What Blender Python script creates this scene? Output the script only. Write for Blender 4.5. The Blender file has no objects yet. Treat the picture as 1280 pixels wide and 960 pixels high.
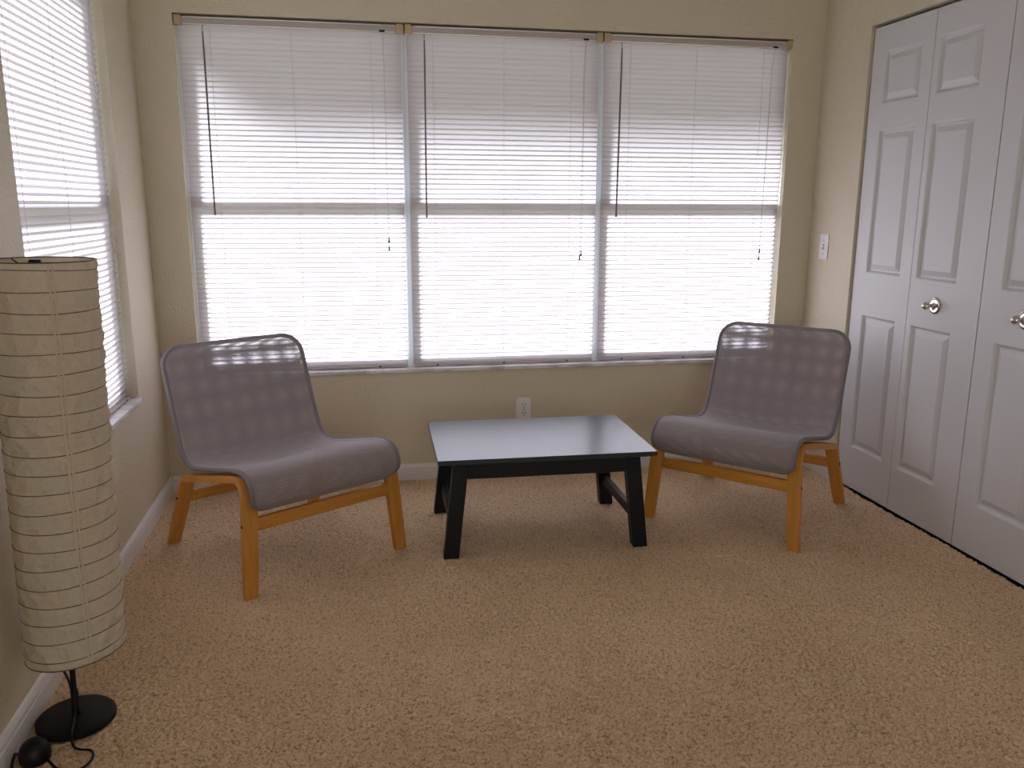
import bpy, bmesh, math, random
import numpy as np
from mathutils import Vector, Matrix

random.seed(7)
rng = np.random.default_rng(7)
S = bpy.context.scene
COL = S.collection
R = math.radians

# ------------------------------------------------------------------ camera
cam_d = bpy.data.cameras.new('camera')
cam = bpy.data.objects.new('camera', cam_d)
COL.objects.link(cam)
YAW, PITCH, ROLL, FPX = 0.1898, -0.2123, 0.0035, 1037.1
fw = Vector((math.sin(YAW) * math.cos(PITCH), math.cos(YAW) * math.cos(PITCH), math.sin(PITCH)))
rt = Vector((math.cos(YAW), -math.sin(YAW), 0))
up = rt.cross(fw)
rt2 = math.cos(ROLL) * rt + math.sin(ROLL) * up
up2 = -math.sin(ROLL) * rt + math.cos(ROLL) * up
m = Matrix.Identity(4)
for i in range(3):
    m[i][0], m[i][1], m[i][2] = rt2[i], up2[i], -fw[i]
m[0][3], m[1][3], m[2][3] = 0.8374, -3.798, 1.2783
cam.matrix_world = m
cam_d.sensor_width = 36.0
cam_d.lens = FPX / 1280 * 36.0
cam_d.clip_start = 0.05
S.camera = cam

# ------------------------------------------------------------------ light
SUN_STRENGTH, SKY_STRENGTH, EXPOSURE = 34.0, 1.5, 0.30
world = bpy.data.worlds.new('sky')
S.world = world
world.use_nodes = True
bg = world.node_tree.nodes['Background']
bg.inputs['Color'].default_value = (0.80, 0.88, 1.0, 1)
bg.inputs['Strength'].default_value = SKY_STRENGTH
sun_d = bpy.data.lights.new('sun', 'SUN')
sun_d.energy = SUN_STRENGTH
sun_d.angle = R(20)
sun_d.color = (0.87, 0.94, 1.08)
sun = bpy.data.objects.new('sun', sun_d)
COL.objects.link(sun)
sun.rotation_euler = Vector((0.42, -0.68, -0.45)).to_track_quat('-Z', 'Y').to_euler()
sun.location = (-2, 5, 5)
# added fill light, shining in through an added door behind the camera
fill_d = bpy.data.lights.new('rear_fill', 'AREA')
fill_d.shape = 'RECTANGLE'; fill_d.size = 2.0; fill_d.size_y = 1.95
fill_d.energy = 19.0
fill_d.color = (1.0, 0.92, 0.82)
fill = bpy.data.objects.new('rear_fill', fill_d)
COL.objects.link(fill)
fill.location = (1.53, -6.45, 1.08); fill.rotation_euler = (R(90), 0, 0)

S.view_settings.view_transform = 'Standard'
S.view_settings.look = 'None'
S.view_settings.gamma = 1.0
S.view_settings.use_curve_mapping = False
S.view_settings.exposure = EXPOSURE
S.cycles.max_bounces = 14
S.cycles.diffuse_bounces = 8
S.cycles.transparent_max_bounces = 32
S.cycles.sample_clamp_indirect = 6.0
S.cycles.caustics_reflective = False
S.cycles.caustics_refractive = False

# ------------------------------------------------------------------ materials
class NT:
    def __init__(self, name):
        self.m = bpy.data.materials.new(name)
        self.m.use_nodes = True
        self.t = self.m.node_tree
        self.p = self.t.nodes.get('Principled BSDF')
        self.out = self.t.nodes['Material Output']
    def n(self, kind, **kw):
        nd = self.t.nodes.new(kind)
        for k, v in kw.items():
            if k in nd.inputs:
                nd.inputs[k].default_value = v
            else:
                setattr(nd, k, v)
        return nd
    def l(self, a, b):
        self.t.links.new(a, b)

def principled(name, col, rough=0.5, metal=0.0, spec=0.5):
    k = NT(name)
    k.p.inputs['Base Color'].default_value = (*col, 1)
    k.p.inputs['Roughness'].default_value = rough
    k.p.inputs['Metallic'].default_value = metal
    k.p.inputs['Specular IOR Level'].default_value = spec
    return k

def add_bump(k, scale, strength, dist, detail=3.0, coord='Object', vec=None):
    tc = k.n('ShaderNodeTexCoord')
    nz = k.n('ShaderNodeTexNoise', Scale=scale, Detail=detail)
    if vec:
        mp = k.n('ShaderNodeMapping')
        mp.inputs['Scale'].default_value = vec
        k.l(tc.outputs[coord], mp.inputs['Vector'])
        k.l(mp.outputs['Vector'], nz.inputs['Vector'])
    else:
        k.l(tc.outputs[coord], nz.inputs['Vector'])
    b = k.n('ShaderNodeBump', Strength=strength, Distance=dist)
    k.l(nz.outputs['Fac'], b.inputs['Height'])
    k.l(b.outputs['Normal'], k.p.inputs['Normal'])
    return nz

def vary(k, c1, c2, scale, detail=2.0, vec=(1, 1, 1), lo=0.35, hi=0.65):
    tc = k.n('ShaderNodeTexCoord')
    mp = k.n('ShaderNodeMapping')
    mp.inputs['Scale'].default_value = vec
    nz = k.n('ShaderNodeTexNoise', Scale=scale, Detail=detail)
    rp = k.n('ShaderNodeValToRGB')
    rp.color_ramp.elements[0].position = lo
    rp.color_ramp.elements[1].position = hi
    rp.color_ramp.elements[0].color = (*c1, 1)
    rp.color_ramp.elements[1].color = (*c2, 1)
    k.l(tc.outputs['Object'], mp.inputs['Vector'])
    k.l(mp.outputs['Vector'], nz.inputs['Vector'])
    k.l(nz.outputs['Fac'], rp.inputs['Fac'])
    k.l(rp.outputs['Color'], k.p.inputs['Base Color'])

k = principled('wall_paint', (0.64, 0.57, 0.44), 0.5, spec=0.4)
add_bump(k, 95, 0.9, 0.006, 3)
M_WALL = k.m
k = principled('ceiling_paint', (0.78, 0.75, 0.68), 0.8)
add_bump(k, 60, 0.6, 0.004)
M_CEIL = k.m
k = principled('carpet', (0.5, 0.33, 0.2), 0.95, spec=0.1)
vary(k, (0.68, 0.485, 0.295), (0.78, 0.57, 0.36), 2.2, 5, lo=0.3, hi=0.7)
base = k.p.inputs['Base Color'].links[0].from_socket          # random dark flecks paint in the shade between tufts
tc = k.n('ShaderNodeTexCoord'); nf = k.n('ShaderNodeTexNoise', Scale=140.0, Detail=2.0)
rf = k.n('ShaderNodeValToRGB')
rf.color_ramp.elements[0].position = 0.34; rf.color_ramp.elements[0].color = (0.56, 0.49, 0.44, 1)
rf.color_ramp.elements[1].position = 0.50; rf.color_ramp.elements[1].color = (1, 1, 1, 1)
mr = k.n('ShaderNodeMix', data_type='RGBA', blend_type='MULTIPLY'); mr.inputs[0].default_value = 1.0
k.l(tc.outputs['Object'], nf.inputs['Vector']); k.l(nf.outputs['Fac'], rf.inputs['Fac'])
k.l(base, mr.inputs[6]); k.l(rf.outputs['Color'], mr.inputs[7])
k.l(mr.outputs[2], k.p.inputs['Base Color'])
add_bump(k, 420, 0.8, 0.003, 3)
k.p.inputs['Sheen Weight'].default_value = 0.25
k.p.inputs['Sheen Roughness'].default_value = 0.6
M_CARPET = k.m
k = principled('white_trim_paint', (0.70, 0.67, 0.66), 0.4)
M_TRIM = k.m
k = principled('door_paint', (0.60, 0.595, 0.61), 0.42)
add_bump(k, 40, 0.12, 0.002, 4, vec=(1, 1, 0.06))
M_DOOR = k.m
k = principled('cultured_marble', (0.72, 0.70, 0.71), 0.3)
vary(k, (0.50, 0.48, 0.51), (0.74, 0.72, 0.74), 9, 8, vec=(1, 1.6, 1), lo=0.38, hi=0.56)
M_SILL = k.m
k = principled('window_vinyl', (0.80, 0.84, 0.88), 0.35)
M_VINYL = k.m
k = principled('headrail_enamel', (0.46, 0.40, 0.37), 0.3)
M_RAIL = k.m
k = principled('headrail_lip_highlight', (0.9, 0.88, 0.86), 0.2)  # lightened against the rail to paint in the light its lips catch
M_LIP = k.m
k = principled('tan_plastic', (0.50, 0.37, 0.22), 0.4)
M_TAN = k.m
k = principled('backlit_wand_plastic', (0.20, 0.15, 0.14), 0.25)  # clear wand coloured dark, its backlit shade put into the plastic
M_WAND = k.m
k = principled('cord_cotton', (0.55, 0.50, 0.48), 0.8)
M_CORD = k.m
k = principled('dark_plastic', (0.005, 0.005, 0.005), 0.45, spec=0.25)
M_BLACKP = k.m
k = principled('nickel', (0.62, 0.58, 0.54), 0.22, 1.0)
M_NICKEL = k.m
k = principled('white_plastic', (0.78, 0.77, 0.79), 0.35)
M_WPLAS = k.m
k = principled('slot_dark', (0.03, 0.025, 0.025), 0.6)
M_SLOT = k.m
k = principled('black_lacquer', (0.004, 0.0045, 0.006), 0.45, spec=0.28)
add_bump(k, 30, 0.08, 0.002, 4, vec=(0.15, 3, 1))
M_BLACKW = k.m
k = principled('black_top_lacquer', (0.012, 0.014, 0.018), 0.30, spec=0.6)
k.p.inputs['Coat Weight'].default_value = 0.28
k.p.inputs['Coat Roughness'].default_value = 0.28
k.p.inputs['Specular Tint'].default_value = (0.80, 0.90, 1.0, 1)  # bluish window reflection painted into the tint; the lacquer itself is not blue
add_bump(k, 26, 0.10, 0.002, 5, vec=(0.12, 3, 1))
M_BLACKTOP = k.m
k = principled('lamp_black_metal', (0.004, 0.004, 0.0035), 0.5, spec=0.22)
M_BLACKM = k.m
k = principled('shade_wire', (0.10, 0.075, 0.055), 0.5)
M_WIRE = k.m
k = principled('dark_binding', (0.20, 0.176, 0.186), 0.85)
M_BIND = k.m
k = principled('closet_dark', (0.05, 0.05, 0.05), 0.9)
M_DARK = k.m
k = principled('outdoor_ground', (0.26, 0.25, 0.20), 0.9)
M_GROUND = k.m
k = principled('soffit_paint', (0.30, 0.26, 0.25), 0.8)
M_SOFFIT = k.m

# birch veneer
k = principled('birch_lacquer', (0.5, 0.25, 0.08), 0.42)
vary(k, (0.50, 0.205, 0.028), (0.58, 0.255, 0.045), 10, 6, vec=(6, 0.7, 0.7))
M_BIRCH = k.m
k = principled('birch_lacquer_lengthwise', (0.5, 0.25, 0.08), 0.38)
vary(k, (0.50, 0.205, 0.028), (0.58, 0.255, 0.045), 10, 6, vec=(0.7, 6, 6))
M_BIRCHX = k.m

def translucent(name, col, tcol, mix):
    k = NT(name)
    k.t.nodes.remove(k.p)
    d = k.n('ShaderNodeBsdfDiffuse', Color=(*col, 1))
    t = k.n('ShaderNodeBsdfTranslucent', Color=(*tcol, 1))
    mx = k.n('ShaderNodeMixShader', Fac=mix)
    k.l(d.outputs[0], mx.inputs[1])
    k.l(t.outputs[0], mx.inputs[2])
    k.l(mx.outputs[0], k.out.inputs['Surface'])
    return k, d, t, mx
k, d_, t_, mx_ = translucent('blind_slat_vinyl', (0.52, 0.47, 0.47), (0.64, 0.56, 0.555), 0.47)
M_SLAT = k.m
k, d_, t_, mx_ = translucent('rice_paper', (0.72, 0.64, 0.52), (0.74, 0.63, 0.48), 0.34)
tc = k.n('ShaderNodeTexCoord')
nz = k.n('ShaderNodeTexNoise', Scale=38.0, Detail=6.0)
nz2 = k.n('ShaderNodeTexVoronoi', Scale=26.0)
ad = k.n('ShaderNodeMath', operation='ADD')
bm_ = k.n('ShaderNodeBump', Strength=0.8, Distance=0.014)
k.l(tc.outputs['Object'], nz.inputs['Vector'])
k.l(tc.outputs['Object'], nz2.inputs['Vector'])
k.l(nz.outputs['Fac'], ad.inputs[0])
k.l(nz2.outputs['Distance'], ad.inputs[1])
k.l(ad.outputs[0], bm_.inputs['Height'])
k.l(bm_.outputs['Normal'], d_.inputs['Normal'])
k.l(bm_.outputs['Normal'], t_.inputs['Normal'])
M_PAPER = k.m
k, d_, t_, mx_ = translucent('rice_paper_overlap', (0.62, 0.54, 0.42), (0.5, 0.42, 0.3), 0.15)
M_PAPER2 = k.m

# window glass: thin pane, clear with a Fresnel reflection
k = NT('window_glass')
k.t.nodes.remove(k.p)
tr = k.n('ShaderNodeBsdfTransparent', Color=(0.93, 0.96, 0.97, 1))
gl = k.n('ShaderNodeBsdfGlossy', Roughness=0.02)
lw = k.n('ShaderNodeLayerWeight', Blend=0.5)
pw = k.n('ShaderNodeMath', operation='POWER'); pw.inputs[1].default_value = 5.0
k.l(lw.outputs['Facing'], pw.inputs[0])
fr = k.n('ShaderNodeMath', operation='MULTIPLY_ADD'); fr.inputs[1].default_value = 0.9; fr.inputs[2].default_value = 0.03
k.l(pw.outputs[0], fr.inputs[0])
mx = k.n('ShaderNodeMixShader')
k.l(fr.outputs[0], mx.inputs[0]); k.l(tr.outputs[0], mx.inputs[1]); k.l(gl.outputs[0], mx.inputs[2])
k.l(mx.outputs[0], k.out.inputs['Surface'])
M_GLASS = k.m

# woven mesh: a real open weave, threads with holes between them (UV in metres)
k = NT('woven_mesh_fabric')
k.p.inputs['Base Color'].default_value = (0.31, 0.27, 0.283, 1)
k.p.inputs['Roughness'].default_value = 0.8
k.p.inputs['Sheen Weight'].default_value = 0.2
uv = k.n('ShaderNodeUVMap')
sp = k.n('ShaderNodeSeparateXYZ')
k.l(uv.outputs[0], sp.inputs[0])
def hole(sock, period, duty):
    a = k.n('ShaderNodeMath', operation='DIVIDE'); a.inputs[1].default_value = period
    k.l(sock, a.inputs[0])
    b = k.n('ShaderNodeMath', operation='FRACT'); k.l(a.outputs[0], b.inputs[0])
    c = k.n('ShaderNodeMath', operation='LESS_THAN'); c.inputs[1].default_value = duty
    k.l(b.outputs[0], c.inputs[0])
    return c.outputs[0]
hx = hole(sp.outputs['X'], 0.0030, 0.56)
hy = hole(sp.outputs['Y'], 0.0034, 0.50)
mu = k.n('ShaderNodeMath', operation='MULTIPLY')
k.l(hx, mu.inputs[0]); k.l(hy, mu.inputs[1])
tr = k.n('ShaderNodeBsdfTransparent')
mx = k.n('ShaderNodeMixShader')
k.l(mu.outputs[0], mx.inputs[0]); k.l(k.p.outputs[0], mx.inputs[1]); k.l(tr.outputs[0], mx.inputs[2])
k.l(mx.outputs[0], k.out.inputs['Surface'])
M_MESH = k.m

# ------------------------------------------------------------------ builders
def link(name, bm, mat, parent=None, smooth=False, auto=None):
    me = bpy.data.meshes.new(name)
    bmesh.ops.recalc_face_normals(bm, faces=bm.faces)
    bm.to_mesh(me); bm.free()
    me.materials.append(mat)
    if smooth or auto:
        for p in me.polygons:
            p.use_smooth = True
        if auto:
            me.set_sharp_from_angle(angle=R(auto))
    o = bpy.data.objects.new(name, me)
    COL.objects.link(o)
    if parent is not None:
        o.parent = parent
    return o

def empty(name, loc=(0, 0, 0), rz=0.0):
    o = bpy.data.objects.new(name, None)
    o.empty_display_size = 0.1
    COL.objects.link(o)
    o.location = loc
    o.rotation_euler = (0, 0, rz)
    return o

def tag(o, label, cat, group=None):
    o['label'] = label; o['category'] = cat
    if group: o['group'] = group

def struct(o, label=None, cat=None):
    o['kind'] = 'structure'
    if label: o['label'] = label
    if cat: o['category'] = cat
    return o

def box(bm, lo, hi, bevel=0.0, seg=2):
    vs = [bm.verts.new((x, y, z)) for x in (lo[0], hi[0]) for y in (lo[1], hi[1]) for z in (lo[2], hi[2])]
    fs = []
    for f in ((0, 1, 3, 2), (4, 6, 7, 5), (0, 4, 5, 1), (2, 3, 7, 6), (0, 2, 6, 4), (1, 5, 7, 3)):
        fs.append(bm.faces.new([vs[i] for i in f]))
    if bevel:
        es = list({e for f in fs for e in f.edges})
        bmesh.ops.bevel(bm, geom=es, offset=bevel, segments=seg, affect='EDGES', profile=0.5, clamp_overlap=True)
    return bm

def hexa(bm, b4, t4, bevel=0.0, seg=2):
    """a bar between two quads (four points each, same winding)"""
    b = [bm.verts.new(p) for p in b4]; t = [bm.verts.new(p) for p in t4]
    fs = [bm.faces.new(b[::-1]), bm.faces.new(t)]
    for i in range(4):
        j = (i + 1) % 4
        fs.append(bm.faces.new((b[i], b[j], t[j], t[i])))
    if bevel:
        es = list({e for f in fs for e in f.edges})
        bmesh.ops.bevel(bm, geom=es, offset=bevel, segments=seg, affect='EDGES', profile=0.5, clamp_overlap=True)
    return bm

def tube(bm, pts, r, n=8, closed=False, caps=True):
    pts = [Vector(p) for p in pts]
    N = len(pts)
    rings = []
    prev = None
    for i, p in enumerate(pts):
        a = pts[(i - 1) % N] if (closed or i > 0) else p
        b = pts[(i + 1) % N] if (closed or i < N - 1) else p
        t = (b - a).normalized()
        if prev is None:
            ref = Vector((0, 0, 1)) if abs(t.z) < 0.9 else Vector((1, 0, 0))
            u = t.cross(ref).normalized()
        else:
            u = (prev - t * prev.dot(t)).normalized()
        prev = u
        v = t.cross(u)
        rr = r[i] if isinstance(r, (list, tuple)) else r
        rings.append([bm.verts.new(p + rr * (math.cos(2 * math.pi * q / n) * u + math.sin(2 * math.pi * q / n) * v)) for q in range(n)])
    for i in range(N if closed else N - 1):
        A, B = rings[i], rings[(i + 1) % N]
        off = 0
        if closed and i == N - 1:   # match the twist where the loop closes
            off = min(range(n), key=lambda o: (A[0].co - B[o].co).length)
        for q in range(n):
            bm.faces.new((A[q], A[(q + 1) % n], B[(q + 1 + off) % n], B[(q + off) % n]))
    if caps and not closed:
        bm.faces.new(rings[0][::-1]); bm.faces.new(rings[-1])
    return bm

def lathe(bm, prof, n=32, mat=None):
    """profile of (r, h) spun about z; mat places it"""
    mat = mat or Matrix.Identity(4)
    rings = []
    for r, h in prof:
        if r < 1e-6:
            rings.append([bm.verts.new(mat @ Vector((0, 0, h)))])
        else:
            rings.append([bm.verts.new(mat @ Vector((r * math.cos(2 * math.pi * q / n), r * math.sin(2 * math.pi * q / n), h))) for q in range(n)])
    for A, B in zip(rings, rings[1:]):
        if len(A) == 1 and len(B) == 1: continue
        for q in range(n):
            w = (q + 1) % n
            if len(A) == 1: bm.faces.new((A[0], B[q], B[w]))
            elif len(B) == 1: bm.faces.new((A[q], A[w], B[0]))
            else: bm.faces.new((A[q], A[w], B[w], B[q]))
    return bm

def spline(pts, per=8, closed=False):
    """Catmull-Rom through the points"""
    P = [Vector(p) for p in pts]; n = len(P); out = []
    g = lambda i: P[i % n] if closed else P[max(0, min(n - 1, i))]
    for i in range(n if closed else n - 1):
        a, b, c, d = g(i - 1), g(i), g(i + 1), g(i + 2)
        for s in range(per):
            t = s / per
            out.append(0.5 * ((2 * b) + (c - a) * t + (2 * a - 5 * b + 4 * c - d) * t * t + (3 * b - 3 * c + d - a) * t ** 3))
    if not closed: out.append(P[-1])
    return out

# ------------------------------------------------------------------ room shell
W, H, YR = 3.0575, 2.44, -6.2            # width, height, rear end of the room
WX0, WX1, WZ0, WZ1 = 0.157, 2.900, 0.530, 2.038     # opening in the back wall
LY0, LY1 = -1.410, -0.420                # opening in the left wall
TH = 0.115
DX, DY0, DY1, DZ = 3.070, -0.368, -1.983, 2.032     # closet door plane and opening

bm = bmesh.new()
box(bm, (-TH, 0, -0.05), (W + TH, TH, WZ0 - 0.012))
box(bm, (-TH, 0, WZ1), (W + TH, TH, H))
box(bm, (-TH, 0, WZ0 - 0.012), (WX0, TH, WZ1))
box(bm, (WX1, 0, WZ0 - 0.012), (W + TH, TH, WZ1))
struct(link('wall_back', bm, M_WALL))
bm = bmesh.new()
box(bm, (-TH, YR, -0.05), (0, 0, WZ0 - 0.012))
box(bm, (-TH, YR, WZ1), (0, 0, H))
box(bm, (-TH, YR, WZ0 - 0.012), (0, LY0, WZ1))
box(bm, (-TH, LY1, WZ0 - 0.012), (0, 0, WZ1))
struct(link('wall_left', bm, M_WALL))
bm = bmesh.new()
box(bm, (W, DY0, -0.05), (W + TH, 0, H))
box(bm, (W, YR, -0.05), (W + TH, DY1, H))
box(bm, (W, DY1, DZ), (W + TH, DY0, H))
struct(link('wall_right', bm, M_WALL))
bm = bmesh.new()
box(bm, (-TH, YR - TH, -0.05), (0.50, YR, H))
box(bm, (2.56, YR - TH, -0.05), (W + TH, YR, H))
box(bm, (0.50, YR - TH, 2.08), (2.56, YR, H))
box(bm, (0.50, YR - TH, -0.05), (2.56, YR, 0.02))
struct(link('wall_front', bm, M_WALL))
bm = bmesh.new()
box(bm, (-TH, YR - TH, H), (W + TH, TH, H + 0.15))
struct(link('ceiling', bm, M_CEIL))
bm = bmesh.new()                          # slab behind the doors, coloured dark for the shade inside the closet
box(bm, (W + TH, DY1 - 0.1, -0.05), (W + TH + 0.04, DY0 + 0.1, H))
struct(link('wall_closet', bm, M_DARK))

# carpet: tufted surface as real relief
def carpet():
    x0, x1, y0, y1, st = 0.0, W, -2.75, 0.0, 0.0048
    nx, ny = int((x1 - x0) / st), int((y1 - y0) / st)
    X, Y = np.meshgrid(np.linspace(x0, x1, nx), np.linspace(y0, y1, ny))
    c = 0.0105
    gx, gy = int((x1 - x0) / c) + 4, int((y1 - y0) / c) + 4
    jx, jy = rng.random((gy, gx)), rng.random((gy, gx))
    hh = rng.random((gy, gx))
    ix = ((X - x0) / c).astype(int) + 1; iy = ((Y - y0) / c).astype(int) + 1
    best = np.full(X.shape, 9.0); hb = np.zeros(X.shape)
    for dy in (-1, 0, 1):
        for dx in (-1, 0, 1):
            a, b = np.clip(iy + dy, 0, gy - 1), np.clip(ix + dx, 0, gx - 1)
            px = x0 + (b - 1 + jx[a, b]) * c; py = y0 + (a - 1 + jy[a, b]) * c
            dd = np.hypot(X - px, Y - py) / c
            mk = dd < best
            hb = np.where(mk, hh[a, b], hb); best = np.where(mk, dd, best)
    Z = -0.0105 * np.clip(best, 0, 1.1) ** 1.5 - 0.0050 * hb
    # broad brushing in the pile
    for _ in range(14):
        f = rng.uniform(3, 16); th = rng.uniform(0, math.pi); ph = rng.uniform(0, 6.28)
        Z += 0.0006 * np.sin(f * (X * math.cos(th) + Y * math.sin(th)) + ph)
    Z += 0.0035
    v = np.stack([X, Y, Z], -1).reshape(-1, 3).astype(np.float32)
    idx = np.arange(nx * ny).reshape(ny, nx)
    q = np.stack([idx[:-1, :-1], idx[:-1, 1:], idx[1:, 1:], idx[1:, :-1]], -1).reshape(-1, 4)
    # the plain remainder of the floor behind the camera
    n0 = len(v)
    v = np.vstack([v, np.array([[x0, YR, -0.004], [x1, YR, -0.004], [x1, y0, -0.004], [x0, y0, -0.004]], np.float32)])
    q = np.vstack([q, [[n0, n0 + 1, n0 + 2, n0 + 3]]])
    me = bpy.data.meshes.new('floor')
    me.vertices.add(len(v)); me.vertices.foreach_set('co', v.ravel())
    me.loops.add(q.size); me.loops.foreach_set('vertex_index', q.ravel().astype(np.int32))
    me.polygons.add(len(q))
    me.polygons.foreach_set('loop_start', np.arange(0, q.size, 4, dtype=np.int32))
    me.update(calc_edges=True)
    me.polygons.foreach_set('use_smooth', np.ones(len(q), bool))
    me.materials.append(M_CARPET)
    o = bpy.data.objects.new('floor', me); COL.objects.link(o)
    struct(o, 'tan tufted carpet over the whole room floor', 'carpet')
carpet()
bm = bmesh.new()
box(bm, (-TH, YR - TH, -0.25), (W + TH + 0.04, TH, -0.05))
struct(link('floor_slab', bm, M_DARK))

# baseboards with a moulded top
def baseboard(name, a, b, nrm):
    a, b, nrm = Vector(a), Vector(b), Vector(nrm)
    prof = [(0, -0.01), (0.013, -0.01), (0.013, 0.047), (0.0105, 0.050), (0.0125, 0.053), (0.0115, 0.062), (0.006, 0.071), (0.0, 0.076)]
    bm = bmesh.new()
    A = [bm.verts.new(a + nrm * d + Vector((0, 0, z))) for d, z in prof]
    B = [bm.verts.new(b + nrm * d + Vector((0, 0, z))) for d, z in prof]
    n = len(prof)
    for i in range(n):
        j = (i + 1) % n
        bm.faces.new((A[i], A[j], B[j], B[i]))
    bm.faces.new(A[::-1]); bm.faces.new(B)
    struct(link(name, bm, M_TRIM))
baseboard('baseboard_left', (0, YR, 0), (0, 0, 0), (1, 0, 0))
baseboard('baseboard_back', (0.013, 0, 0), (W - 0.013, 0, 0), (0, -1, 0))
baseboard('baseboard_right', (W, 0, 0), (W, DY0, 0), (-1, 0, 0))
baseboard('baseboard_right_rear', (W, DY1, 0), (W, YR, 0), (-1, 0, 0))

# marble sills
bm = bmesh.new(); box(bm, (WX0, -0.012, WZ0 - 0.012), (WX1, TH - 0.02, WZ0 + 0.006), 0.003)
struct(link('trim_1', bm, M_SILL))
bm = bmesh.new(); box(bm, (-TH + 0.02, LY0, WZ0 - 0.012), (0.014, LY1, WZ0 + 0.008), 0.003)
struct(link('trim_2', bm, M_SILL))

# ------------------------------------------------------------------ windows
def window(name, width, loc, rz):
    """single-hung unit, local x along the wall, local y outward"""
    root = struct(empty(name, loc, rz))
    z0, z1 = WZ0 + 0.006, WZ1
    mid = 1.278
    bm = bmesh.new()
    fwid = 0.012
    box(bm, (0, 0.058, z0), (fwid, 0.105, z1), 0.002, 1)
    box(bm, (width - fwid, 0.058, z0), (width, 0.105, z1), 0.002, 1)
    box(bm, (fwid, 0.058, z1 - 0.03), (width - fwid, 0.105, z1), 0.002, 1)
    box(bm, (fwid, 0.058, z0), (width - fwid, 0.105, z0 + 0.022), 0.002, 1)
    link('window_frame', bm, M_VINYL, root)
    def sash(nm, za, zb, ya, yb, topr, botr):
        bm = bmesh.new()
        s = 0.018; a, b = fwid, width - fwid
        box(bm, (a, ya, za), (a + s, yb, zb), 0.002, 1)
        box(bm, (b - s, ya, za), (b, yb, zb), 0.002, 1)
        box(bm, (a + s, ya, zb - topr), (b - s, yb, zb), 0.002, 1)
        box(bm, (a + s, ya, za), (b - s, yb, za + botr), 0.002, 1)
        sh = link(nm, bm, M_VINYL, root)
        bm = bmesh.new()
        ym = (ya + yb) / 2
        box(bm, (a + s - 0.004, ym - 0.0015, za + botr - 0.004), (b - s + 0.004, ym + 0.0015, zb - topr + 0.004))
        link('pane', bm, M_GLASS, sh)
    sash('upper_sash', mid - 0.016, z1 - 0.03, 0.084, 0.102, 0.02, 0.036)
    sash('lower_sash', z0 + 0.022, mid + 0.022, 0.062, 0.080, 0.036, 0.03)
MUL = (1.0925, 1.9825)
xs = [WX0, MUL[0], MUL[1], WX1]
for i in range(3):
    a, b = xs[i], xs[i + 1]
    window('window_%d' % (i + 1), b - a, (a, 0, 0), 0)
window('window_4', LY1 - LY0, (0, LY0, 0), R(90))

# added glazed door, unseen behind the camera, an opening for the fill light
d3 = struct(empty('added_rear_door', (0.50, YR - 0.10, 0.02)), 'added glazed door for the fill light, unseen behind the camera', 'door')
bm = bmesh.new()
for a in (0.0, 1.00, 2.01): box(bm, (a, -0.03, 0.0), (a + 0.05, 0.03, 2.06), 0.002, 1)
for z in (0.0, 2.01): box(bm, (0.05, -0.03, z), (2.01, 0.03, z + 0.05), 0.002, 1)
link('door_frame', bm, M_VINYL, d3)
for a in (0.045, 1.045):
    bm = bmesh.new(); box(bm, (a, -0.002, 0.045), (a + 0.97, 0.002, 2.015))
    link('pane', bm, M_GLASS, d3)

# ------------------------------------------------------------------ outdoors
bm = bmesh.new(); box(bm, (-30, TH + 0.01, -0.45), (30, 40, -0.35)); box(bm, (-30, -20, -0.45), (-TH - 0.01, TH + 0.01, -0.35))
struct(link('exterior_ground', bm, M_GROUND))
bm = bmesh.new()
box(bm, (-0.50, TH, 2.36), (W + 0.8, 1.45, 2.44))
box(bm, (-0.50, 1.42, 2.30), (W + 0.8, 1.47, 2.50))
struct(link('roof_eave', bm, M_SOFFIT))

# ------------------------------------------------------------------ closet doors (bifold, six-panel moulding)
def leaf_mesh(y0, y1, py0, py1):
    """moulded leaf, front towards -x; y0 > y1, panels between py0 > py1"""
    bm = bmesh.new()
    z0, z1 = 0.004, 2.018
    zc = [z0, 0.193, 0.806, 0.992, 1.597, 1.703, 1.915, z1]
    yc = [y0, py0, py1, y1]
    V = {}
    def vert(y, z, d):
        key = (round(y, 5), round(z, 5), round(d, 5))
        if key not in V: V[key] = bm.verts.new((DX + d, y, z))
        return V[key]
    for i in range(3):
        for j in range(7):
            ya, yb, za, zb = yc[i], yc[i + 1], zc[j], zc[j + 1]
            if i == 1 and j in (1, 3, 5):
                prev = None
                for ins, d in ((0, 0), (0.004, 0.002), (0.010, 0.0115), (0.013, 0.0125), (0.018, 0.0122), (0.038, 0.0030), (0.040, 0.0022)):
                    ring = [vert(ya - ins, za + ins, d), vert(yb + ins, za + ins, d), vert(yb + ins, zb - ins, d), vert(ya - ins, zb - ins, d)]
                    if prev:
                        for q in range(4):
                            w = (q + 1) % 4
                            bm.faces.new((prev[q], prev[w], ring[w], ring[q]))
                    prev = ring
                bm.faces.new(prev)
            else:
                bm.faces.new((vert(ya, za, 0), vert(yb, za, 0), vert(yb, zb, 0), vert(ya, zb, 0)))
    # rounded long edges and the back
    T = 0.034
    rim = [(y0, z0), (y1, z0), (y1, z1), (y0, z1)]
    fr = [vert(y, z, 0) for y, z in rim]
    # side faces (built from the front corner grid)
    bk = [bm.verts.new((DX + T, y, z)) for y, z in rim]
    bm.faces.new(bk)
    def side(front_list, b0, b1):
        bm.faces.new(front_list + [b1, b0])
    side([vert(y, z0, 0) for y in yc], bk[0], bk[1])
    side([vert(y1, z, 0) for z in zc], bk[1], bk[2])
    side([vert(y, z1, 0) for y in yc[::-1]], bk[2], bk[3])
    side([vert(y0, z, 0) for z in zc[::-1]], bk[3], bk[0])
    return bm
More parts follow.
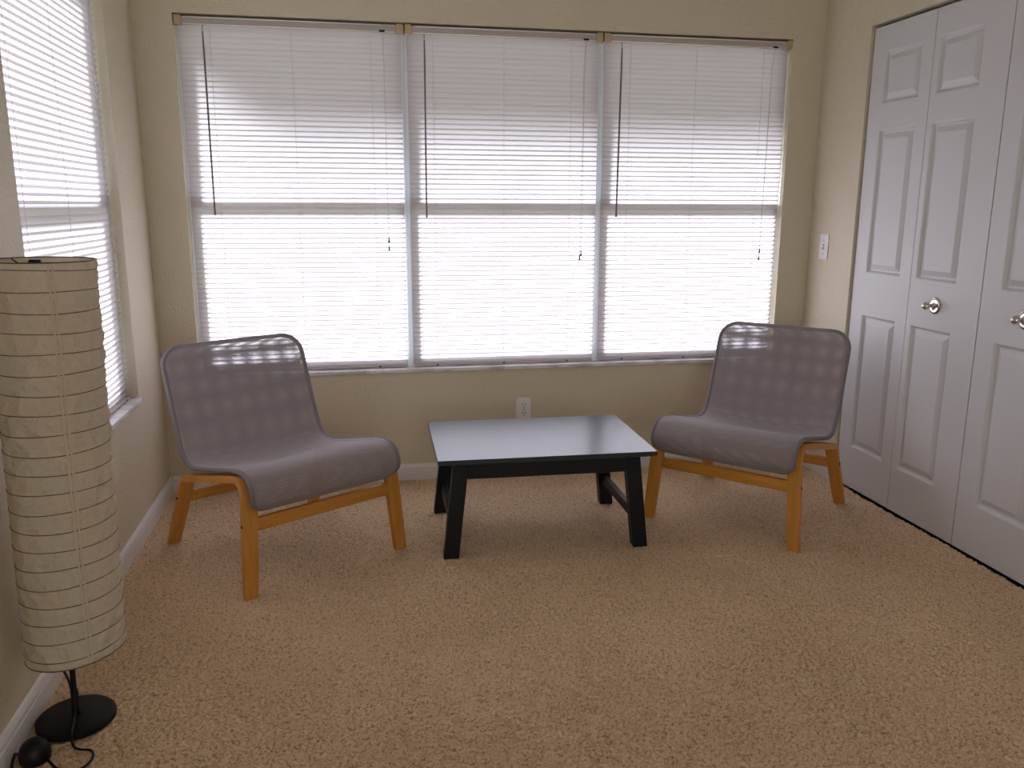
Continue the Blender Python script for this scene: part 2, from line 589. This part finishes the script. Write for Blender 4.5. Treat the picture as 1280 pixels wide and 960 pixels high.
def knob(parent, y, z):
    mt = Matrix.Translation((DX, y, z)) @ Matrix.Rotation(R(-90), 4, 'Y')
    bm = bmesh.new()
    lathe(bm, [(0, 0), (0.033, 0), (0.0335, 0.002), (0.0315, 0.0045), (0.0265, 0.006), (0.0255, 0.0052), (0.011, 0.0075),
               (0.0078, 0.010), (0.0070, 0.020), (0.0078, 0.026), (0.0118, 0.0295), (0.0145, 0.034), (0.0155, 0.040),
               (0.0142, 0.046), (0.0105, 0.0515), (0.005, 0.0545), (0, 0.055)], 32, mt)
    k = link('knob', bm, M_NICKEL, parent, auto=50)
    k['label'] = 'round brushed nickel knob'
LY = [-0.376, -0.770, -1.170, -1.573, -1.975]
d1 = struct(empty('door_1'), 'white moulded bifold closet door nearest the windows', 'door')
d2 = struct(empty('door_2'), 'white moulded bifold closet door nearest the camera', 'door')
PAN = [(-0.465, -0.700), (-0.800, -1.035), (-1.258, -1.495), (-1.665, -1.900)]
for i, par in enumerate((d1, d1, d2, d2)):
    a, b = LY[i], LY[i + 1]
    link('door_panel', leaf_mesh(a - 0.0015, b + 0.0015 + (0.0015 if i in (1,) else 0), *PAN[i]), M_DOOR, par)
knob(d1, -0.932, 0.900)
knob(d2, -1.385, 0.905)

# ------------------------------------------------------------------ blinds
def make_blind(L, cords, wand_x, lift_x, wand_bot, tassels, loc, rz, label, n_jit, tmat=None):
    root = empty('window_blind', loc, rz)
    tag(root, label, 'window blind', 'lowered slatted window blinds')
    rj = random.Random(n_jit)
    yc = 0.040
    ztop, zbot = 1.985, WZ0 + 0.016
    # head rail: open channel with rolled lips
    bm = bmesh.new()
    prof = [(0.014, 2.027), (0.014, 1.999), (0.056, 1.999), (0.056, 2.027), (0.053, 2.027), (0.053, 2.002), (0.017, 2.002), (0.017, 2.027)]
    A = [bm.verts.new((0.004, y, z)) for y, z in prof]; B = [bm.verts.new((L - 0.004, y, z)) for y, z in prof]
    for i in range(8):
        j = (i + 1) % 8
        bm.faces.new((A[i], A[j], B[j], B[i]))
    hr = link('head_rail', bm, M_RAIL, root)
    for z in (2.0265, 1.9995):
        bm = bmesh.new(); tube(bm, [(0.028, 0.0135, z), (L - 0.028, 0.0135, z)], 0.0027, 8)
        link('rail_lip', bm, M_LIP, hr, smooth=True)
    for a in (-0.006, L - 0.022):
        bm = bmesh.new(); box(bm, (a, 0.009, 1.996), (a + 0.028, 0.0575, 2.034), 0.0015, 1)
        b = link('mounting_bracket', bm, M_TAN, root); b['label'] = 'tan plastic end bracket'
    # slats
    bm = bmesh.new()
    pitch = 0.0213
    n = int((ztop - zbot - 0.012) / pitch)
    pitch = (ztop - zbot - 0.014) / n
    hw, nx = 0.0132, 9
    for s in range(n + 1):
        zc = zbot + 0.016 + s * pitch
        low = max(0.0, 1 - s / 26.0)
        ph, am = rj.uniform(0, 6.28), 0.0007 + 0.0016 * low * rj.random()
        th0 = R(70 + rj.uniform(-2.0, 2.0))
        cols = []
        for i in range(nx):
            x = 0.003 + (L - 0.006) * i / (nx - 1)
            dz = am * math.sin(ph + x * 4.0) * 0.6
            th = th0 + R(2.2) * math.sin(ph * 1.7 + x * 5.0) * (0.35 + low)
            ring = []
            for u in (-1, -0.5, 0, 0.5, 1):
                cr = 0.0016 * (1 - u * u)
                # room-side edge up, crown towards the room
                y = -u * hw * math.cos(th) - cr * math.sin(th)
                z = u * hw * math.sin(th) - cr * math.cos(th)
                ring.append(bm.verts.new((x, yc + y, zc + dz + z)))
            cols.append(ring)
        for A, B in zip(cols, cols[1:]):
            for q in range(4):
                bm.faces.new((A[q], A[q + 1], B[q + 1], B[q]))
    link('slats', bm, M_SLAT, root, smooth=True)
    # bottom rail with end buttons
    bm = bmesh.new(); box(bm, (0.004, yc - 0.013, zbot - 0.006), (L - 0.004, yc + 0.010, zbot + 0.004), 0.003)
    br = link('bottom_rail', bm, M_RAIL, root)
    for x in cords:
        bm = bmesh.new(); box(bm, (x - 0.005, yc - 0.016, zbot - 0.005), (x + 0.005, yc - 0.0125, zbot + 0.002), 0.001, 1)
        link('cord_plug', bm, M_SLOT, br)
    # ladder cords
    for x in cords:
        bm = bmesh.new()
        tube(bm, [(x, 0.019, 1.999)] + [(x + rj.uniform(-0.0006, 0.0006), yc - 0.0088, 1.985 - (1.985 - zbot) * t / 12) for t in range(13)], 0.0008, 5)
        link('ladder_cord', bm, M_CORD, root)
        for t in range(4):     # little lift loops showing in front of the slats
            z = 1.72 - t * 0.022
            bm2 = bmesh.new()
            tube(bm2, [(x - 0.001, yc - 0.012, z), (x + 0.001, yc - 0.0125, z - 0.011)], 0.0013, 5)
            c = link('cord_loop', bm2, M_LIP, root)
    # tilt wand on a hook
    if wand_x is not None:
      bm = bmesh.new(); tube(bm, [(wand_x, 0.022, 1.999), (wand_x, 0.006, 1.992), (wand_x, 0.003, 1.975)], 0.0016, 6)
      hk = link('wand_hook', bm, M_WAND, root)
      bm = bmesh.new()
      tube(bm, [(wand_x, 0.003, 1.972), (wand_x + 0.0005, 0.004, 1.9), (wand_x - 0.002, 0.012, wand_bot + 0.02), (wand_x - 0.002, 0.012, wand_bot)], [0.0030, 0.0042, 0.0042, 0.0048], 6)
      w = link('tilt_wand', bm, M_WAND, root); w['label'] = 'thin tilt wand, coloured dark as if backlit'
    # cord lock and lift cord
    bm = bmesh.new(); box(bm, (lift_x - 0.013, 0.010, 1.998), (lift_x + 0.011, 0.018, 2.006), 0.001, 1)
    link('cord_lock', bm, M_BLACKP, root)
    for dx, zt in tassels:
        bm = bmesh.new(); tube(bm, [(lift_x + dx * 0.2, 0.014, 1.999), (lift_x + dx, 0.022, 1.90), (lift_x + dx * 1.5, 0.024, zt + 0.02)], 0.0010, 5)
        lc = link('lift_cord', bm, M_CORD, root)
        bm = bmesh.new()
        lathe(bm, [(0, 0.024), (0.0022, 0.023), (0.0032, 0.012), (0.0052, 0.002), (0.0046, 0), (0, 0)], 10, Matrix.Translation((lift_x + dx * 1.5, 0.024, zt)))
        link('tassel', bm, tmat or M_BLACKP, lc, smooth=True)
    return root

make_blind(0.916, [0.128, 0.454, 0.784], 0.105, 0.834, 1.232, [(0.004, 1.112), (0.004, 1.074)], (0.166, 0, 0), 0,
           'lowered white slatted blind of the window behind the left armchair', 1)
make_blind(0.870, [0.114, 0.429, 0.738], 0.075, 0.800, 1.222, [(-0.002, 1.046), (-0.006, 1.026)], (1.103, 0, 0), 0,
           'lowered white slatted blind in the middle, above the black coffee table', 2)
make_blind(0.905, [0.126, 0.445, 0.778], 0.074, 0.826, 1.226, [(-0.007, 1.052), (-0.008, 1.018)], (1.992, 0, 0), 0,
           'lowered white slatted blind of the window nearest the light switch', 3)
make_blind(0.978, [0.12, 0.49, 0.915], None, 0.925, 1.3, [(0.002, 1.10)], (0, LY0 + 0.006, 0), R(90),
           'lowered white slatted blind on the side wall behind the paper lamp', 4, M_TAN)

# ------------------------------------------------------------------ wall plates
o = empty('power_outlet', (1.624, 0, 0.3185))
tag(o, 'white duplex power outlet low on wall behind the coffee table', 'outlet')
bm = bmesh.new(); box(bm, (-0.036, -0.006, -0.0585), (0.036, 0.0, 0.0585), 0.003)
link('cover_plate', bm, M_WPLAS, o)
for dz in (0.0195, -0.0195):
    bm = bmesh.new()
    lathe(bm, [(0, 0.0075), (0.0165, 0.0075), (0.0172, 0.006), (0.0172, 0.004)], 28, Matrix.Translation((0, 0, dz)) @ Matrix.Rotation(R(90), 4, 'X'))
    rc = link('receptacle', bm, M_WPLAS, o, auto=40)
    for dx in (-0.0062, 0.0062):
        bm = bmesh.new(); box(bm, (dx - 0.0014, -0.0082, dz + 0.0005), (dx + 0.0014, -0.007, dz + 0.0095))
        link('slot', bm, M_SLOT, rc)
    bm = bmesh.new()
    lathe(bm, [(0, 0.0082), (0.0027, 0.0082), (0.0027, 0.007)], 12, Matrix.Translation((0, 0, dz - 0.0075)) @ Matrix.Rotation(R(90), 4, 'X'))
    link('ground_hole', bm, M_SLOT, rc)
bm = bmesh.new(); lathe(bm, [(0, 0.0075), (0.003, 0.007), (0.0035, 0.006)], 12, Matrix.Rotation(R(90), 4, 'X'))
link('screw', bm, M_NICKEL, o)

o = empty('light_switch', (W, -0.139, 1.0885))
tag(o, 'white toggle light switch on wall beside the closet door', 'light switch')
bm = bmesh.new(); box(bm, (-0.006, -0.036, -0.0585), (0, 0.036, 0.0585), 0.003)
link('cover_plate', bm, M_WPLAS, o)
bm = bmesh.new(); hexa(bm, [(-0.005, -0.005, -0.011), (-0.005, 0.005, -0.011), (-0.005, 0.005, 0.011), (-0.005, -0.005, 0.011)],
                       [(-0.017, -0.0038, -0.014), (-0.017, 0.0038, -0.014), (-0.016, 0.0038, -0.006), (-0.016, -0.0038, -0.006)], 0.001, 1)
link('toggle', bm, M_WPLAS, o)
bm = bmesh.new(); box(bm, (-0.0066, -0.0058, -0.0125), (-0.0055, 0.0058, 0.0125))
link('toggle_slot', bm, M_SLOT, o)
for dz in (0.030, -0.030):
    bm = bmesh.new(); lathe(bm, [(0, 0.0078), (0.0028, 0.0073), (0.0034, 0.006)], 12, Matrix.Translation((0, 0, dz)) @ Matrix.Rotation(R(-90), 4, 'Y'))
    link('screw', bm, M_NICKEL, o)

# ------------------------------------------------------------------ armchairs
def strip_path():
    """bent-wood side frame centreline in (y, z): front foot, over the top, rear foot"""
    def arc(c, r, a0, a1, n):
        return [(c[0] + r * math.cos(R(a0 + (a1 - a0) * i / n)), c[1] + r * math.sin(R(a0 + (a1 - a0) * i / n))) for i in range(n + 1)]
    pts = [(0.000, 0.0), (0.010, 0.16), (0.0185, 0.29)]
    pts += arc((0.0775, 0.333), 0.055, 176, 78, 8)
    pts += [(0.20, 0.363), (0.33, 0.332), (0.44, 0.306)]
    pts += arc((0.4865, 0.262), 0.034, 74, 24, 6)
    pts += [(0.56, 0.178), (0.605, 0.085), (0.645, 0.0)]
    return pts
SP = strip_path()

SEATP = [(0.004, 0.298), (-0.018, 0.322), (-0.027, 0.355), (-0.014, 0.392), (0.022, 0.415), (0.075, 0.418), (0.16, 0.402),
         (0.28, 0.375), (0.38, 0.354), (0.45, 0.345), (0.50, 0.356), (0.535, 0.395), (0.562, 0.455), (0.595, 0.545),
         (0.628, 0.640), (0.656, 0.715), (0.672, 0.752)]
def seat_surface():
    sp = spline([(0, y, z) for y, z in SEATP], 10)
    d = [0.0]
    for a, b in zip(sp, sp[1:]): d.append(d[-1] + (b - a).length)
    Ltot = d[-1]
    def at(s):
        s = min(max(s, 0), Ltot)
        for i in range(len(d) - 1):
            if d[i + 1] >= s:
                t = (s - d[i]) / max(1e-9, d[i + 1] - d[i])
                return sp[i].lerp(sp[i + 1], t), (sp[i + 1] - sp[i]).normalized()
        return sp[-1], (sp[-1] - sp[-2]).normalized()
    return at, Ltot
SAT, SL = seat_surface()
HWS, RF, RB = 0.287, 0.062, 0.078        # half width, front and back corner radius
def half_width(s):
    w = HWS
    if s < RF: w -= RF - math.sqrt(max(0, RF * RF - (RF - s) ** 2))
    if s > SL - RB: w -= RB - math.sqrt(max(0, RB * RB - (s - (SL - RB)) ** 2))
    return w
def sling_point(x, s, off, w):
    p, t = SAT(s)
    nrm = Vector((0, -t.z, t.y))          # towards the sitter
    u = x / max(w, 1e-4)
    f = (1 - u * u)
    q = s / SL
    sag = -0.030 * f * math.exp(-((q - 0.47) / 0.17) ** 2) - 0.014 * f * math.exp(-((q - 0.78) / 0.16) ** 2)
    endfade = min(1, s / 0.05, (SL - s) / 0.05)
    return Vector((x, p.y, p.z)) + nrm * (sag * max(0, endfade) + off)

def make_chair(name, loc, rz, label):
    root = empty(name, loc, rz)
    tag(root, label, 'armchair', 'low birch and mesh armchairs')
    # woven sling: a front and a back layer of mesh
    bm = bmesh.new(); uvl = bm.loops.layers.uv.new('UVMap')
    ss = [SL * (0.5 - 0.5 * math.cos(math.pi * i / 64)) * 0.6 + SL * i / 64 * 0.4 for i in range(65)]
    for off, sc, sx in ((0.0085, 1.0, 0.0), (-0.008, 1.035, 0.0011)):
        rows = []
        for s in ss:
            w = half_width(s)
            row = []
            for i in range(25):
                x = w * (i / 12 - 1)
                edge = min(1.0, (w - abs(x)) / 0.004 if off > 0 else (w - abs(x)) / 0.02, 1.0 if off > 0 else s / 0.02, 1.0 if off > 0 else (SL - s) / 0.02)
                row.append((bm.verts.new(sling_point(x, s, off * max(0.45, edge), w)), (x * sc + sx, s * sc)))
            rows.append(row)
        for A, B in zip(rows, rows[1:]):
            for i in range(24):
                q = (A[i], A[i + 1], B[i + 1], B[i])
                try: f = bm.faces.new([v for v, _ in q])
                except ValueError: continue
                f.smooth = True
                for lp, (_, t) in zip(f.loops, q): lp[uvl].uv = t
    me = bpy.data.meshes.new('seat_sling'); bm.to_mesh(me); bm.free(); me.materials.append(M_MESH)
    sl = bpy.data.objects.new('seat_sling', me); COL.objects.link(sl); sl.parent = root
    sl['label'] = 'grey see-through mesh sling'
    # rim: the tube the cover is pulled over
    loop = []
    for i in range(90): 
        s = SL * i / 90
        loop.append((half_width(s), s))
    nF = 14
    right = []
    for i in range(9): right.append((HWS - RF + RF * math.sin(R(90 * i / 8)), RF - RF * math.cos(R(90 * i / 8))))
    for i in range(1, 60): right.append((HWS, RF + (SL - RB - RF) * i / 60))
    for i in range(9): right.append((HWS - RB + RB * math.cos(R(90 * i / 8)), SL - RB + RB * math.sin(R(90 * i / 8))))
    outline = right + [(-x, s) for x, s in right[::-1]]
    pts = []
    for (x, s), (x2, s2) in zip(outline, outline[1:] + outline[:1]):
        pts.append((x, s))
        if abs(x - x2) > 0.1:
            for q in range(1, 12): pts.append((x + (x2 - x) * q / 12, s))
    bm = bmesh.new()
    tube(bm, [sling_point(x, s, 0, max(abs(x), 1e-3) if abs(x) > half_width(s) - 0.002 else half_width(s)) for x, s in pts], 0.0085, 10, closed=True)
    rim = link('seat_rim', bm, M_BIND, root, smooth=True)
    rim['label'] = 'dark fabric-covered rim tube'
    # side frames
    for sx in (-1, 1):
        bm = bmesh.new()
        hwid, th = 0.026, 0.0115
        rings = []
        for i, (y, z) in enumerate(SP):
            a = SP[max(0, i - 1)]; b = SP[min(len(SP) - 1, i + 1)]
            t = Vector((b[0] - a[0], b[1] - a[1])).normalized(); nn = Vector((-t.y, t.x))
            if i in (0, len(SP) - 1): nn = Vector((math.copysign(1, nn.x), 0))    # feet cut flat on the floor
            xc = sx * (0.303 - 0.030 * z / 0.40)
            hwz = hwid - 0.003 * (1 - min(1, z / 0.3))
            q = []
            for dx, dn in ((-hwz, -th), (hwz, -th), (hwz, th), (-hwz, th)):
                q.append(bm.verts.new((xc + dx, y + nn.x * dn, z + nn.y * dn)))
            rings.append(q)
        long_e = []
        for A, B in zip(rings, rings[1:]):
            for q in range(4):
                bm.faces.new((A[q], A[(q + 1) % 4], B[(q + 1) % 4], B[q]))
        bm.faces.new(rings[0][::-1]); bm.faces.new(rings[-1])
        bm.edges.ensure_lookup_table()
        es = [e for A, B in zip(rings, rings[1:]) for q in range(4) for e in [bm.edges.get((A[q], B[q]))] if e]
        bmesh.ops.bevel(bm, geom=es, offset=0.003, segments=2, affect='EDGES', profile=0.5)
        sf = link('side_frame', bm, M_BIRCH, root, auto=40)
        sf['label'] = 'bent birch side frame with two legs'
        for (y, z) in ((0.0165, 0.246), (0.549, 0.205)):
            bm = bmesh.new()
            xo = sx * (0.303 - 0.030 * z / 0.40 + 0.0255)
            lathe(bm, [(0, 0.003), (0.004, 0.0025), (0.005, 0), (0.005, -0.004)], 12,
                  Matrix.Translation((xo, y, z)) @ Matrix.Rotation(R(90 * sx), 4, 'Y'))
            link('bolt', bm, M_BLACKP, sf)
    # stretchers
    wf = 0.303 - 0.030 * 0.246 / 0.4 - 0.024
    bm = bmesh.new(); box(bm, (-wf, 0.006, 0.222), (wf, 0.026, 0.268), 0.003)
    link('front_stretcher', bm, M_BIRCHX, root, auto=40)
    wf = 0.303 - 0.030 * 0.205 / 0.4 - 0.024
    bm = bmesh.new(); box(bm, (-wf, 0.539, 0.185), (wf, 0.559, 0.226), 0.003)
    link('rear_stretcher', bm, M_BIRCHX, root, auto=40)
    return root
make_chair('armchair', (0.7235, -0.974, -0.001), math.atan2(0.538, 0.843),
           'low armchair with grey mesh sling on birch legs, beside the paper floor lamp')
make_chair('armchair', (2.237, -0.8845, -0.001), math.atan2(-0.725, 0.688),
           'low armchair with grey mesh sling on birch legs, beside the closet door')

# ------------------------------------------------------------------ coffee table
t = empty('coffee_table', (1.5285, -0.698, -0.001), R(-1.4))
tag(t, 'low black wooden coffee table between the two armchairs', 'coffee table')
bm = bmesh.new(); box(bm, (-0.409, -0.2815, 0.367), (0.409, 0.2815, 0.386), 0.0022, 2)
tp = link('tabletop', bm, M_BLACKTOP, t)
tp['label'] = 'satin black rectangular tabletop'
for sx in (-1, 1):
    for sy in (-1, 1):
        bm = bmesh.new()
        xo = 0.350; xb = 0.391; wv = 0.056; dp = 0.046; yo = 0.256
        tq = [(sx * xo, sy * yo), (sx * (xo - wv), sy * yo), (sx * (xo - wv), sy * (yo - dp)), (sx * xo, sy * (yo - dp))]
        bq = [(sx * xb, sy * (yo + 0.004)), (sx * (xb - wv), sy * (yo + 0.004)), (sx * (xb - wv), sy * (yo + 0.004 - dp)), (sx * xb, sy * (yo + 0.004 - dp))]
        hexa(bm, [(x, y, 0.0) for x, y in bq], [(x, y, 0.367) for x, y in tq], 0.002, 1)
        link('leg', bm, M_BLACKW, t)
for sy in (-1, 1):
    bm = bmesh.new(); ya, yb = sorted((sy * 0.254, sy * 0.236))
    box(bm, (-0.300, ya, 0.304), (0.300, yb, 0.367), 0.0015, 1)
    link('apron', bm, M_BLACKW, t)
for sx in (-1, 1):
    bm = bmesh.new(); xa, xb_ = sorted((sx * 0.338, sx * 0.320))
    box(bm, (xa, -0.212, 0.304), (xb_, 0.212, 0.367), 0.0015, 1)
    link('apron', bm, M_BLACKW, t)
    xc = sx * (0.391 - 0.041 * 0.12 / 0.367 - 0.028)
    bm = bmesh.new(); box(bm, (xc - 0.012, -0.214, 0.098), (xc + 0.012, 0.214, 0.136), 0.002, 1)
    link('side_stretcher', bm, M_BLACKW, t)

# ------------------------------------------------------------------ floor lamp
LX, LYc = 0.112, -1.752
lamp = empty('floor_lamp', (LX, LYc, 0))
tag(lamp, 'tall white paper cylinder floor lamp on a round black base', 'floor lamp')
AX = Vector((0.98, -0.19, 0))            # the shade leans a little this way
lean = lambda z: AX * (0.004 + 0.026 * z) if z > 0.15 else AX * (0.026 * z)
bm = bmesh.new()
lathe(bm, [(0, 0), (0.088, 0), (0.092, 0.003), (0.092, 0.013), (0.089, 0.0165), (0.082, 0.0185), (0.016, 0.0205), (0, 0.0205)], 64)
link('base', bm, M_BLACKM, lamp, auto=35)
bm = bmesh.new()
tube(bm, [AX * (0.026 * z) + Vector((0, 0, z)) for z in (0.018, 0.03, 0.085, 0.086, 0.20)], [0.011, 0.0095, 0.0090, 0.0066, 0.0066], 14)
tube(bm, [AX * (0.026 * z) + Vector((0, 0, z)) for z in (0.20, 0.40, 0.60, 0.85, 1.125)], 0.0066, 12)
link('pole', bm, M_BLACKM, lamp, smooth=True)
bm = bmesh.new()
lathe(bm, [(0, 0), (0.012, 0), (0.013, 0.004), (0.013, 0.034), (0.011, 0.038), (0, 0.038)], 18, Matrix.Translation(AX * (0.026 * 1.12) + Vector((0, 0, 1.118))))
link('socket', bm, M_BLACKP, lamp, auto=40)
ZB, ZT, NR, SR = 0.203, 1.155, 22, 0.1115
def shade_axis(z): return AX * (0.021 + 0.022 * (z - 0.19) / 0.96) + Vector((0, 0, z))
ringz = [ZB] + [ZT - 0.016 - 0.0457 * i for i in range(21)][::-1] + [ZT]
ringz = sorted(z for z in ringz if z >= ZB)
def ztilt(a, z):      # the rings hang a little askew, towards the lower end most
    t = (z - 0.2) / 0.95
    return SR * math.cos(a + 0.19) * (0.055 * (1 - 1.7 * t) if z < ZT - 1e-4 else -0.01)
# paper: puckered between the wire rings
def nz1(a, z, seed):
    return math.sin(a * 7 + z * 31 + seed) * 0.5 + math.sin(a * 13 - z * 47 + seed * 2) * 0.3 + math.sin(a * 23 + z * 83 + seed * 3) * 0.25
bm = bmesh.new()
NA = 120
rows = []
zz = []
for a, b in zip(ringz, ringz[1:]):
    for q in range(6): zz.append((a + (b - a) * q / 6, q / 6))
zz.append((ringz[-1], 0))
for z, f in zz:
    c = shade_axis(z)
    puff = math.sin(math.pi * f)
    row = []
    for i in range(NA):
        a = 2 * math.pi * i / NA
        # wrinkled more where the sheet is slack, towards the room
        slack = 0.3 + 3.2 * max(0.0, math.cos(a - 0.0)) ** 3
        r = SR + puff * (0.0012 + 0.0016 * slack * nz1(a, z, 1.3)) + 0.0004 * math.sin(a * 5 + z * 9)
        row.append(bm.verts.new(c + Vector((r * math.cos(a), r * math.sin(a), ztilt(a, z) + 0.0006 * math.sin(a * 3 + z * 60) * (1 if ZB < z < ZT else 0)))))
    rows.append(row)
for A, B in zip(rows, rows[1:]):
    for i in range(NA):
        bm.faces.new((A[i], A[(i + 1) % NA], B[(i + 1) % NA], B[i]))
shade = link('lamp_shade', bm, M_PAPER, lamp, smooth=True)
shade['label'] = 'white rice paper cylinder ringed with thin wires'
for i, z in enumerate(ringz):
    bm = bmesh.new()
    c = shade_axis(z); edge = z in (ZB, ZT)
    rr = SR + 0.0004
    pts = [c + Vector((rr * math.cos(2 * math.pi * q / 72), rr * math.sin(2 * math.pi * q / 72), ztilt(2 * math.pi * q / 72, z) + 0.0016 * math.sin(2 * math.pi * q / 72 * 2 + i * 1.7) * (0 if edge else 1))) for q in range(72)]
    tube(bm, pts, 0.0015 if edge else 0.00105, 6, closed=True)
    link('ring_wire', bm, M_WIRE, shade, smooth=True)
# paper overlap seam facing the room, running top to bottom
bm = bmesh.new()
aS = math.atan2(-3.798 - LYc, 0.8374 - LX) + 0.17
A = []
for i in range(64):
    z = ZB + 0.004 + (ZT - ZB - 0.008) * i / 63
    c = shade_axis(z); a0 = aS + 0.10 * (0.5 - (z - ZB) / (ZT - ZB))
    A.append([bm.verts.new(c + Vector(((SR + 0.0034) * math.cos(a0 + d), (SR + 0.0034) * math.sin(a0 + d), ztilt(a0 + d, z)))) for d in (-0.055, -0.018, 0.018, 0.055)])
for P, Q in zip(A, A[1:]):
    for q in (0, 2):
        bm.faces.new((P[q], P[q + 1], Q[q + 1], Q[q]))
M_PSEAM = M_PAPER2
link('paper_seam', bm, M_PSEAM, shade, smooth=True)
# top spider
bm = bmesh.new()
ct = shade_axis(ZT) - Vector((0, 0, 0.002)); hb = AX * (0.026 * 1.12) + Vector((0, 0, 1.135))
for a in (R(20), R(140), R(260)):
    rim = ct + Vector((SR * math.cos(a), SR * math.sin(a), 0))
    inn = hb.lerp(rim, 0.55) + Vector((0, 0, -0.006))
    tube(bm, [hb, inn, rim], 0.0016, 6)
link('shade_holder', bm, M_BLACKM, lamp, smooth=True)
# power cord with a round foot switch
def fl(x, y, z=0.006): return Vector((x - LX, y - LYc, z))
bm = bmesh.new()
c1 = spline([AX * 0.004 + Vector((-0.030, 0.0, 0.205)), Vector((-0.022, -0.004, 0.165)), Vector((-0.004, -0.011, 0.12)), Vector((0.002, -0.0135, 0.07)),
             Vector((0.004, -0.018, 0.030)), Vector((0.012, -0.060, 0.025)), Vector((0.018, -0.096, 0.022)), fl(0.141, -1.872, 0.007),
             fl(0.160, -1.886), fl(0.186, -1.895), fl(0.197, -1.925), fl(0.187, -1.957), fl(0.160, -1.966), fl(0.128, -1.950), fl(0.098, -1.915), fl(0.085, -1.905, 0.012)], 8)
tube(bm, c1, 0.0032, 8)
c2 = spline([fl(0.045, -1.893, 0.012), fl(0.020, -1.878), fl(0.022, -1.900, 0.018), fl(0.030, -1.94), fl(0.07, -1.99), fl(0.13, -2.02), fl(0.20, -2.10), fl(0.22, -2.3), fl(0.10, -2.5)], 8)
tube(bm, c2, 0.0032, 8)
cord = link('power_cord', bm, M_BLACKP, lamp, smooth=True)
bm = bmesh.new()
lathe(bm, [(0, 0), (0.030, 0), (0.0335, 0.004), (0.0345, 0.016), (0.0335, 0.028), (0.029, 0.040), (0.021, 0.049), (0.011, 0.054), (0, 0.0555)], 32, Matrix.Translation(fl(0.066, -1.900, 0)))
link('foot_switch', bm, M_BLACKP, cord, auto=40)
